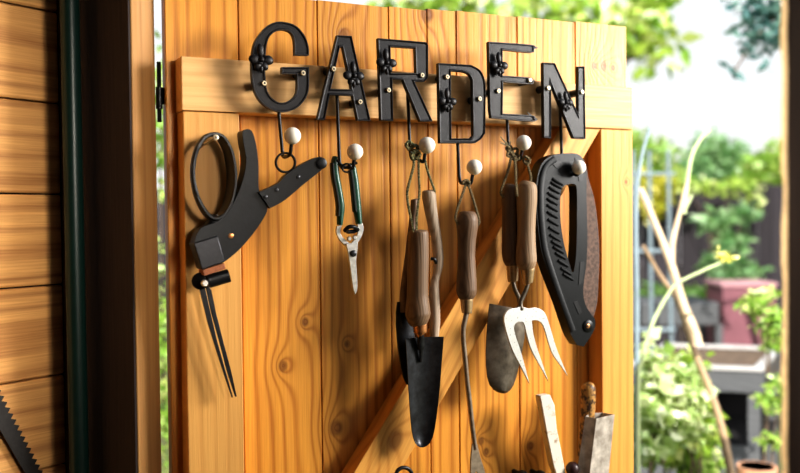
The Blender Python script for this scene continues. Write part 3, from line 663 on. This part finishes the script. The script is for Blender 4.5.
# ------------------------------------------------------------------ pole and hand saw by the left wall
dP = .0
_p = onplane(79.5, 473, EP(0, E2I-.026, 0), e2)
t = empty('pole', V((_p.x, _p.y, FL)), 'dark green pole standing upright in the corner by the shed wall', 'pole')
pa = onplane(69.5, -2, EP(0, E2I-.026, 0), e2); pb = onplane(79.5, 473, EP(0, E2I-.026, 0), e2); dd = (pa-pb)/(pa.z-pb.z)
link('shaft', sweep([pb + dd*(FL+.002-pb.z), pb + dd*(FL+.5-pb.z), pb + dd*(HGT-.15-pb.z)], .0125, 24), M_pole, t)
sw = EP(E1W+.012, 0, 0)
def SW(px, py, o=0): return onplane(px, py, sw + e1*o, e1)
t = empty('hand_saw', SW(20, 473), 'old toothed saw blade against the left wall in the bottom corner', 'saw')
P0, P1 = SW(-14, 371), SW(52, 497); bm = bmesh.new(); n_ = 22; dirv = (P1-P0)/n_; Q0, Q1 = SW(-26, 385), SW(27, 476)
perp = e1.cross(dirv).normalized()
if perp.z < 0: perp = -perp
topv = []
for i in range(n_):
    a = P0+dirv*i; topv += [a, a + dirv*.62 + perp*dirv.length*.62]
topv.append(P1); out = topv + [SW(38, 500), Q1, Q0]
vv = [bm.verts.new(p) for p in out]; f = bm.faces.new(vv)
r = bmesh.ops.extrude_face_region(bm, geom=[f]); bmesh.ops.translate(bm, vec=-e1*.002, verts=[g for g in r['geom'] if isinstance(g, bmesh.types.BMVert)])
bmesh.ops.recalc_face_normals(bm, faces=bm.faces[:])
link('toothed_blade', bm, M_saw, t, False)

# ------------------------------------------------------------------ the garden outside
def leaves(ells, n, size, bm=None, up=.3, asp=.5):
    """n separate leaves scattered through ellipsoids (centre, radii)"""
    bm = bm or bmesh.new(); wts = [r[0]*r[1]*r[2] for c, r in ells]
    for _ in range(n):
        c, r = random.choices(ells, wts)[0]
        d = V((random.gauss(0, 1), random.gauss(0, 1), random.gauss(0, 1))).normalized()*(random.random()**.45)
        p = c + V((d.x*r[0], d.y*r[1], d.z*r[2]))
        a = V((random.gauss(0, 1), random.gauss(0, 1), random.gauss(0, .6)-up)).normalized()
        b = a.cross(V((random.gauss(0, 1), random.gauss(0, 1), random.gauss(0, 1)))).normalized(); nrm = a.cross(b)
        L = size*random.uniform(.6, 1.3); w = L*asp
        v = [bm.verts.new(q) for q in (p, p+a*L*.4+b*w*.5-nrm*L*.05, p+a*L+nrm*-.1*L, p+a*L*.4-b*w*.5-nrm*L*.05)]
        bm.faces.new((v[0], v[1], v[2])); bm.faces.new((v[0], v[2], v[3]))
    return bm
def stem(pts, r, bm=None, taper=.5):
    P = cat3(pts, 4); n = len(P); return sweep(P, [r*(1-(1-taper)*i/(n-1)) for i in range(n)], 8, bm=bm)
M_lf0 = leafmat('sunlit tree leaves', (.22, .42, .05), (.45, .60, .10), (.80, .82, .45))
M_lf1 = leafmat('light leaves', (.22, .42, .05), (.35, .52, .10), (.62, .66, .30))
M_lf2 = leafmat('mid leaves', (.06, .17, .03), (.13, .28, .06), (.30, .42, .12))
M_lf3 = leafmat('yellow leaves', (.40, .45, .04), (.62, .58, .06), (.75, .70, .20))
M_lf4 = leafmat('pale leaves', (.30, .46, .12), (.58, .68, .38), (.85, .87, .74))
M_lf5 = leafmat('blue green leaves', (.05, .15, .15), (.09, .22, .22), (.20, .36, .30), .3)
M_lf6 = leafmat('shrub leaves', (.13, .30, .12), (.25, .44, .20), (.45, .60, .38))
M_bark = plain('bark', (.16, .11, .08), .85, 0, .4, 30, .5)
M_cane = plain('dry cane', (.66, .52, .37), .6, 0, .3, 20, .2)
M_caneb = plain('brown cane', (.40, .29, .19), .6, 0, .3, 20, .2)
M_caneg = plain('green cane', (.50, .58, .33), .6, 0, .25, 20, .1)
M_flower = leafmat('yellow petals', (.80, .72, .12), (.88, .82, .25), (.95, .90, .5), .4)
M_fence = wood('dark fence boards', (0, 0, 1), (.89, -.45, 0), (.048, .041, .050), (.014, .012, .015), 30, 4, [], .8, 6, .8, .6, .5, 2.2)
M_grey = wood('weathered grey boards', (.89, -.45, 0), (0, 0, 1), (.115, .12, .13), (.055, .055, .06), 30, 4, [], .8, 6, .8, .6, .3, 2.9)
M_rim = plain('bleached rim boards', (.46, .45, .45), .7, 0, .2, 15, .2)
M_soil = plain('soil', (.20, .14, .10), .95, 0, .5, 25, .6, bdist=.02)
M_maroon = plain('maroon panel', (.22, .095, .12), .6, 0, .2, 12, .05)
M_maroonl = plain('pale maroon lid', (.46, .27, .30), .5, 0, .15, 12, .05)
M_wire = plain('pale blue grey metal', (.24, .30, .34), .5, .2, .15, 20, .05)
M_terra = plain('terracotta', (.62, .34, .22), .75, 0, .25, 30, .1)
M_undershade = plain('shade under planter', (.012, .010, .012), .9)  # near-black colour stands in for the shade below the planter
M_ground = plain('garden soil and grass', (.13, .16, .05), .95, 0, .6, 9, .5, col2=(.10, .07, .045), bdist=.03)

gx, gy = r0, V((sin(yaw), cos(yaw), 0))      # garden axes: across and away
bm = bmesh.new(); box(bm, CAM - gx*14 - gy*9 - zz*CAM.z - zz*.05, gx*30, gy*34, zz*.05); struct('ground', bm, M_ground)
def gp(px, dep, z=0.0):
    p = G(px, 236, dep); return V((p.x, p.y, z))
# fence at the back: boards of slightly different height
t = empty('garden_fence', gp(700, 8.6), 'dark weathered board fence at the back of the garden', 'fence')
bm = bmesh.new(); fl0 = gp(40, 8.6); ex = gx
ztop = G(715, 184, 8.6).z
for i in range(64):
    b2 = bmesh.new(); w = .118; o = fl0 + ex*(i*.125) + gy*random.uniform(0, .012)
    box(b2, o, ex*w, gy*.02, zz*(ztop+random.uniform(-.03, .03))); me = bpy.data.meshes.new('t'); b2.to_mesh(me); b2.free(); bm.from_mesh(me); bpy.data.meshes.remove(me)
link('fence_boards', bm, M_fence, t, False)
for z in (.4, 1.35):
    bm = bmesh.new(); box(bm, fl0 + gy*.035 + zz*z, ex*8, gy*.05, zz*.09); link('rail', bm, M_fence, t, False)

def tree(name, label, base, ells, n, size, mat, trunk=.08, branches=(), catg='tree', group=None, asp=.5):
    t = empty(name, base, label, catg, group)
    bm = bmesh.new()
    if trunk:
        top = ells[0][0]; stem([base, base.lerp(top, .5)+V((random.uniform(-.05, .05), .02, 0)), top], trunk, bm)
        for c, r in ells[1:]: stem([base.lerp(top, .7), (base.lerp(top, .7)).lerp(c, .5)+zz*.05, c], trunk*.5, bm)
        link('trunk' if catg == 'tree' else 'stems', bm, M_bark, t)
    link('foliage', leaves(ells, n, size, asp=asp), mat, t, False); return t
GT = 'trees beyond the garden fence'
q = lambda px, py, d: G(px, py, d)
tree('garden_tree', 'rounded green tree rising above the fence, centre of the doorway gap', gp(715, 14), [(q(716, 164, 14), (.46, .5, .52)), (q(733, 180, 14), (.5, .5, .36)), (q(694, 180, 14), (.36, .5, .36))], 2600, .17, M_lf6, .1, group=GT)
tree('garden_tree', 'pale green tree above the fence beside the right jamb', gp(770, 12), [(q(770, 174, 12), (.30, .5, .32)), (q(792, 168, 12), (.4, .5, .45)), (q(752, 190, 12), (.3, .4, .22))], 1900, .15, M_lf1, .1, group=GT)
tree('garden_tree', 'bright green tree above the fence just right of the door', gp(650, 11), [(q(650, 160, 11), (.24, .4, .32)), (q(664, 182, 11), (.26, .4, .22)), (q(630, 162, 11), (.4, .4, .42))], 1300, .14, M_lf1, .09, group=GT)
el = [(q(x, y, 7.5), (.26, .3, .17)) for x, y in ((430, 8), (465, -4), (490, 14), (520, 2), (548, 16), (575, 6), (600, 22), (628, 10), (645, 30), (650, 52), (655, -8), (400, -10), (630, 40))]
tree('garden_tree', 'tall leafy tree spreading above the top of the door', gp(560, 8), el, 640, .17, M_lf0, .06, group=GT)
el = [(q(x, y, 4.2), (.085, .09, .07)) for x, y in ((775, 8), (765, 22), (758, 38), (776, 35), (752, 10), (786, 12), (790, 30))] + [(q(744, 50, 4.2), (.04, .05, .06)), (q(733, 72, 4.2), (.03, .03, .05)), (q(738, 30, 4.2), (.04, .05, .03)), (q(728, 8, 4.2), (.04, .05, .03)), (q(765, 62, 4.2), (.04, .05, .04)), (q(752, 3, 4.2), (.08, .06, .04))]
t = empty('tree_branch', gp(850, 4.2), 'dark blue green leafy branch hanging in the top right corner', 'branch')
bm = stem([gp(870, 4.4), q(860, 200, 4.4), q(830, 20, 4.3)], .04); stem([q(830, 20, 4.3), q(785, 12, 4.2), q(760, 32, 4.2), q(733, 74, 4.2)], .009, bm); link('limb', bm, M_bark, t)
link('foliage', leaves(el, 520, .055, asp=.45), M_lf5, t, False)
# climbers along the fence
tree('climbing_plant', 'yellow flowering climber behind the trellis on the fence', gp(652, 8.2), [(q(650, 185, 8.2), (.2, .12, .14)), (q(664, 188, 8.2), (.16, .12, .16)), (q(652, 204, 8.2), (.16, .1, .16))], 420, .10, M_lf3, .012, catg='climber')
tree('climbing_plant', 'yellow green climber trailing over the fence top on the right', gp(735, 8.2), [(q(705, 186, 8.2), (.3, .1, .07)), (q(735, 186, 8.2), (.28, .1, .1)), (q(752, 194, 8.2), (.12, .1, .14)), (q(682, 182, 8.2), (.25, .1, .08)), (q(757, 205, 8.2), (.06, .06, .08))], 230, .085, M_lf0, .012, catg='climber')
tree('garden_shrub', 'green shrub with whorled leaves in front of the dark fence', gp(730, 7.4), [(q(728, 262, 7.4), (.10, .1, .25)), (q(715, 220, 7.4), (.17, .14, .09)), (q(742, 214, 7.4), (.15, .14, .08)), (q(730, 240, 7.4), (.20, .14, .10)), (q(722, 268, 7.4), (.17, .14, .12)), (q(745, 272, 7.4), (.15, .14, .12)), (q(712, 258, 7.4), (.07, .1, .08))], 620, .11, M_lf6, .015, catg='shrub', asp=.4)
tree('garden_shrub', 'bright green bush with yellow flowers in the gap by the hinge', gp(165, 3.2), [(q(160, 330, 3.2), (.12, .1, .35)), (q(160, 120, 3.2), (.1, .1, .3)), (q(162, 430, 3.2), (.12, .1, .2))], 800, .05, M_lf1, .01, catg='shrub')
# low plants along the fence foot
tree('garden_shrub', 'low leafy plants along the foot of the dark fence', gp(690, 7.2), [(q(680, 296, 7.2), (.35, .14, .10)), (q(715, 300, 7.2), (.2, .14, .08)), (q(650, 300, 7.2), (.2, .14, .14))], 800, .07, M_lf2, .01, catg='shrub')

# maroon storage box
t = empty('storage_box', gp(749, 6.4), 'maroon box with paler lid standing before the dark fence', 'box')
a = gp(722.5, 6.4); b_ = gp(776, 6.4); zt = G(750, 283, 6.4).z
bm = bmesh.new(); box(bm, a, b_-a, gy*.35, zz*(zt-.03)); link('body', bm, M_maroon, t, False, bevel=.008)
bm = bmesh.new(); box(bm, a - gx*.012 - gy*.012 + zz*(zt-.0295), (b_-a)+gx*.024, gy*.374, zz*.03); link('lid', bm, M_maroonl, t, False, bevel=.006)
# far raised bed, pale and low behind
t = empty('raised_bed', gp(675, 6.0), 'pale grey raised bed in the distance left of the maroon box', 'planter')
a = gp(628, 6.0); b_ = gp(719, 6.0); z1 = G(680, 303, 6).z; z0 = G(680, 326, 6).z
bm = bmesh.new(); box(bm, a + zz*z0, b_-a, gy*.5, zz*(z1-z0)); link('box', bm, M_grey, t, False, bevel=.008)
for px in (632, 716):
    bm = bmesh.new(); p = gp(px, 6.02); box(bm, p, gx*.045, gy*.045, zz*(z0+.0)); link('leg', bm, M_grey, t, False)
    bm = bmesh.new(); box(bm, p + gy*.42, gx*.045, gy*.045, zz*(z0+.0)); link('leg', bm, M_grey, t, False)
# near raised bed on legs
t = empty('raised_bed', gp(720, 4.0), 'weathered raised planter with white rim and shaded shelf below', 'planter')
zt = G(760, 368, 3.95).z
A = onplane(764, 368, V((0, 0, zt)), zz); B = onplane(783, 347, V((0, 0, zt)), zz)
Cc = onplane(664, 343, V((0, 0, zt)), zz)
sd = (Cc-B); fd = (B-A); Dd = A+sd
hgt = zt - G(760, 394, 3.95).z
sx, sy = sd.normalized(), fd.normalized(); th_ = .02
def wallbox(o, d1, l1, d2, z0, z1, nm, mat):
    bm = bmesh.new(); box(bm, o + zz*(z0-o.z), d1*l1, d2*th_, zz*(z1-z0)); link(nm, bm, mat, t, False, bevel=.002)
zb_ = zt-hgt
wallbox(A, sx, sd.length, sy, zb_, zt-.016, 'side_board', M_grey); wallbox(B-sy*th_, sx, sd.length, sy, zb_, zt-.016, 'side_board', M_grey)
wallbox(A+sy*th_, sy, fd.length-2*th_, sx, zb_, zt-.016, 'end_board', M_grey); wallbox(Dd+sy*th_-sx*th_, sy, fd.length-2*th_, sx, zb_, zt-.016, 'end_board', M_grey)
for (o, d1, l1, d2) in ((A-sy*.012, sx, sd.length, sy), (B-sy*.035, sx, sd.length, sy), (A+sy*.036, sy, fd.length-.072, sx), (Dd+sy*.036-sx*.045, sy, fd.length-.072, sx)):
    bm = bmesh.new(); box(bm, o - zz*.0155, d1*l1, d2*.046, zz*.016); link('rim_board', bm, M_rim, t, False, bevel=.002)
bm = bmesh.new(); box(bm, A+sx*th_+sy*th_+zz*(-hgt*.9), sx*(sd.length-2*th_), sy*(fd.length-2*th_), zz*(hgt*.72)); link('soil', bm, M_soil, t, False)
for (o, ax, ay) in ((A, 0, 0), (B, 0, -1), (Dd, -1, 0), (Cc, -1, -1)):
    bm = bmesh.new(); p = o + sx*(th_ if ax == 0 else -th_-.05) + sy*(th_ if ay == 0 else -th_-.05); p.z = 0; box(bm, p, sx*.05, sy*.05, zz*(zb_+.01)); link('leg', bm, M_grey, t, False)
zl = G(740, 446, 4.0).z
bm = bmesh.new(); box(bm, A + sx*.02 + sy*.002 + zz*(zl-.2-A.z), sx*(sd.length-.04), sy*.018, zz*.2); link('lower_board', bm, M_grey, t, False)
bm = bmesh.new(); box(bm, A + sx*.02 + sy*(fd.length-.03) + zz*(.05-A.z), sx*(sd.length-.04), sy*.015, zz*(zb_-.05)); link('shade_panel', bm, M_undershade, t, False)  # added dark sheet, paints the shade beneath the planter
bm = bmesh.new(); box(bm, A + sx*.02 + sy*.022 + zz*(zl-.02-A.z), sx*(sd.length-.04), sy*(fd.length-.06), zz*.015); link('shelf', bm, M_undershade, t, False)
# terracotta pot
t = empty('terracotta_pot', gp(757, 3.1), 'terracotta pot at the bottom right of the doorway gap', 'pot')
c = q(757, 466, 3.1); c0 = V((c.x, c.y, 0))
pts = [c0+zz*(c.z-.24), c0+zz*(c.z-.03), c0+zz*(c.z-.03), c0+zz*c.z, c0+zz*c.z, c0+zz*(c.z-.03)]
link('body', sweep(pts, [.045, .060, .066, .067, .056, .054], 28, V((1, 0, 0))), M_terra, t)
link('soil', disc(c0+zz*(c.z-.032), .0535, .006, zz, 24), M_soil, t)
bm = bmesh.new(); box(bm, c0 + V((-.09, -.09, 0)), V((.18, 0, 0)), V((0, .18, 0)), zz*(c.z-.2405)); o_ = link('plinth', bm, M_grey, None, False); tag(o_, 'grey wooden stand under the terracotta pot', 'stand')

# trellis
t = empty('plant_trellis', gp(655, 5.2), 'pale blue grey metal trellis beside the door edge', 'trellis')
for x0, x1 in ((633, 637), (649, 653), (668, 673)):
    a, b_ = q(x0, 150, 5.2), gp(x1, 5.2); link('upright', sweep([b_, a], .012, 8), M_wire, t)
for y in (174, 251, 330): link('crossbar', sweep([q(631, y, 5.2), q(675, y, 5.2)], .011, 8), M_wire, t)
# bare canes
def cane(label, paths, mat, extra=None):
    base = paths[0][0][0]; t = empty('plant_stalk', base, label, 'stalk')
    for i, (pts, r0_, r1_) in enumerate(paths): link('stalk' if i == 0 else 'side_shoot', stem(pts, r0_, None, r1_/r0_), mat, t)
    return t
dn = 2.7
tc_ = cane('thick pale bare stalk slanting down right with a blunt lower end', [([q(697.5, 345, dn), q(697, 342, dn), q(694, 330, dn), q(683, 304, dn), q(673, 270, dn), q(664, 246, dn), q(652, 216, dn), q(640, 188, dn)], .017, .009), ([q(672, 262, dn), q(673, 241, dn), q(681, 208, dn), q(688, 180, dn)], .009, .006)], M_cane)
cane('thin pale stalk rising past the door edge, curving right at top', [([gp(637, 2.6), q(637, 400, 2.6), q(637, 300, 2.6), q(636, 240, 2.6), q(637, 190, 2.6), q(642, 155, 2.6), q(650, 128, 2.6)], .008, .005)], M_wire)
link('side_shoot', stem([q(684, 214, 2.7), q(688, 176, 2.7), q(692, 155, 2.7), q(700, 140, 2.7), q(710, 130, 2.7)], .007, None, .7), M_caneg, tc_)
link('side_shoot', stem([q(684, 210, 2.7), q(688, 203, 2.7), q(692, 195, 2.7)], .006, None, .7), M_caneg, tc_)
cane('long brown stalk running down to the bottom of the doorway gap', [([q(737, 500, 2.75), q(731, 473, 2.75), q(721, 425, 2.75), q(710, 390, 2.75), q(697, 358, 2.75), q(686, 325, 2.75), q(676, 298, 2.75), q(660, 275, 2.75), q(643, 245, 2.75)], .014, .006)], M_caneb)
t = cane('thin green stalk crossing the canes with a yellow flower head', [([gp(636, 2.5), q(638, 400, 2.5), q(641, 365, 2.5), q(652, 325, 2.5), q(667, 296, 2.5), q(678, 283, 2.5), q(700, 272, 2.5), q(722, 262, 2.5)], .006, .004)], M_caneg)
link('flower_head', leaves([(q(724, 257, 2.5), (.016, .016, .014)), (q(718, 251, 2.5), (.006, .008, .005)), (q(734, 258, 2.5), (.007, .008, .006))], 90, .013, asp=.7), M_flower, t, False)
# near leafy beds
tree('leafy_bush', 'pale bush with masses of small whitish leaves beside the door edge', gp(668, 2.8), [(q(660, 372, 2.8), (.08, .07, .07)), (q(688, 385, 2.8), (.07, .07, .08)), (q(650, 408, 2.8), (.08, .07, .08)), (q(682, 415, 2.8), (.09, .07, .08)), (q(645, 350, 2.8), (.04, .05, .05)), (q(655, 445, 2.75), (.07, .05, .05))], 620, .048, M_lf4, .008, catg='bush', asp=.75)
tree('leafy_bush', 'green leafy plant at the foot of the pale bush', gp(690, 3.0), [(q(650, 440, 3.05), (.10, .06, .10)), (q(685, 450, 3.05), (.11, .06, .10)), (q(705, 468, 3.05), (.08, .06, .06)), (q(672, 400, 3.05), (.12, .06, .14))], 800, .046, M_lf1, .008, catg='bush', asp=.7)
tree('leafy_bush', 'yellow green bush mixed among the pale leaves near the brown stalk', gp(700, 2.95), [(q(700, 405, 2.95), (.06, .08, .06)), (q(705, 435, 2.95), (.06, .08, .06)), (q(648, 385, 2.95), (.05, .08, .06)), (q(668, 440, 2.9), (.06, .08, .05)), (q(690, 360, 2.95), (.05, .07, .04))], 330, .046, M_lf0, .006, catg='bush', asp=.7)
tree('leafy_bush', 'light green plant hanging beside the right jamb by the maroon box', gp(775, 3.2), [(q(770, 318, 3.2), (.07, .08, .06)), (q(752, 303, 3.2), (.05, .06, .03)), (q(780, 340, 3.2), (.05, .07, .05)), (q(766, 295, 3.2), (.05, .06, .03))], 330, .034, M_lf1, .005, catg='bush', asp=.7)
tree('leafy_bush', 'small light green plant beside the jamb above the terracotta pot', gp(776, 3.15), [(q(770, 402, 3.15), (.05, .06, .035)), (q(780, 385, 3.15), (.04, .05, .04)), (q(772, 440, 3.15), (.04, .05, .03))], 170, .034, M_lf1, .005, catg='bush', asp=.7)

# ------------------------------------------------------------------ light
w = bpy.data.worlds.new('sky'); scn.world = w; w.use_nodes = True; nt = w.node_tree; nt.nodes.clear()
o = nt.nodes.new('ShaderNodeOutputWorld'); bg = nt.nodes.new('ShaderNodeBackground'); tc = nt.nodes.new('ShaderNodeTexCoord')
sp_ = nt.nodes.new('ShaderNodeSeparateXYZ'); cr = nt.nodes.new('ShaderNodeValToRGB')
nt.links.new(tc.outputs['Generated'], sp_.inputs[0]); nt.links.new(sp_.outputs['Z'], cr.inputs[0]); nt.links.new(cr.outputs[0], bg.inputs[0]); nt.links.new(bg.outputs[0], o.inputs[0])
cr.color_ramp.elements[0].color = (1, 1, 1, 1); cr.color_ramp.elements[1].color = (.80, .91, 1, 1); cr.color_ramp.elements[1].position = .8
bg.inputs[1].default_value = 1.05
def lamp(name, typ, loc, target, energy, col, **kw):
    l = bpy.data.lights.new(name, typ); l.energy = energy; l.color = col
    for k, v in kw.items(): setattr(l, k, v)
    ob = bpy.data.objects.new(name, l); COL.objects.link(ob); ob.location = loc
    ob.rotation_euler = (V(target)-V(loc)).to_track_quat('-Z', 'Y').to_euler(); return ob
_sd = (e2*.75 - e1*.35).normalized()*cos(radians(36)) - zz*sin(radians(36))
lamp('sun', 'SUN', (0, -5, 8), V((0, -5, 8))+_sd, 9.0, (1, .95, .86), angle=.009)
kl = V((2.30, -1.40, Z0+.45))
lamp('open_sky_light', 'AREA', kl, D(400, 260, 0), 122, (1, .97, .92), shape='RECTANGLE', size=.75, size_y=.75)
lamp('left_wall_fill', 'AREA', EP(E1J+.75, E2I-.45, Z0+.15), EP(E1W, E2I-.42, Z0-.1), 3.0, (1, .93, .82), shape='RECTANGLE', size=.3, size_y=.3, spread=radians(44))  # added fill for the left wall, not an actual window

lamp('jamb_edge_fill', 'AREA', EP(E1P+.15, E2I-.75, Z0+.1), EP(E1J, E2I, Z0-.15), .9, (1, .90, .72), shape='RECTANGLE', size=.1, size_y=.3, spread=radians(40))  # added lamp, only there to brighten the right jamb edge
scn.view_settings.view_transform = 'Standard'
scn.view_settings.look = 'None'
scn.view_settings.exposure = 0.06
scn.view_settings.gamma = .80
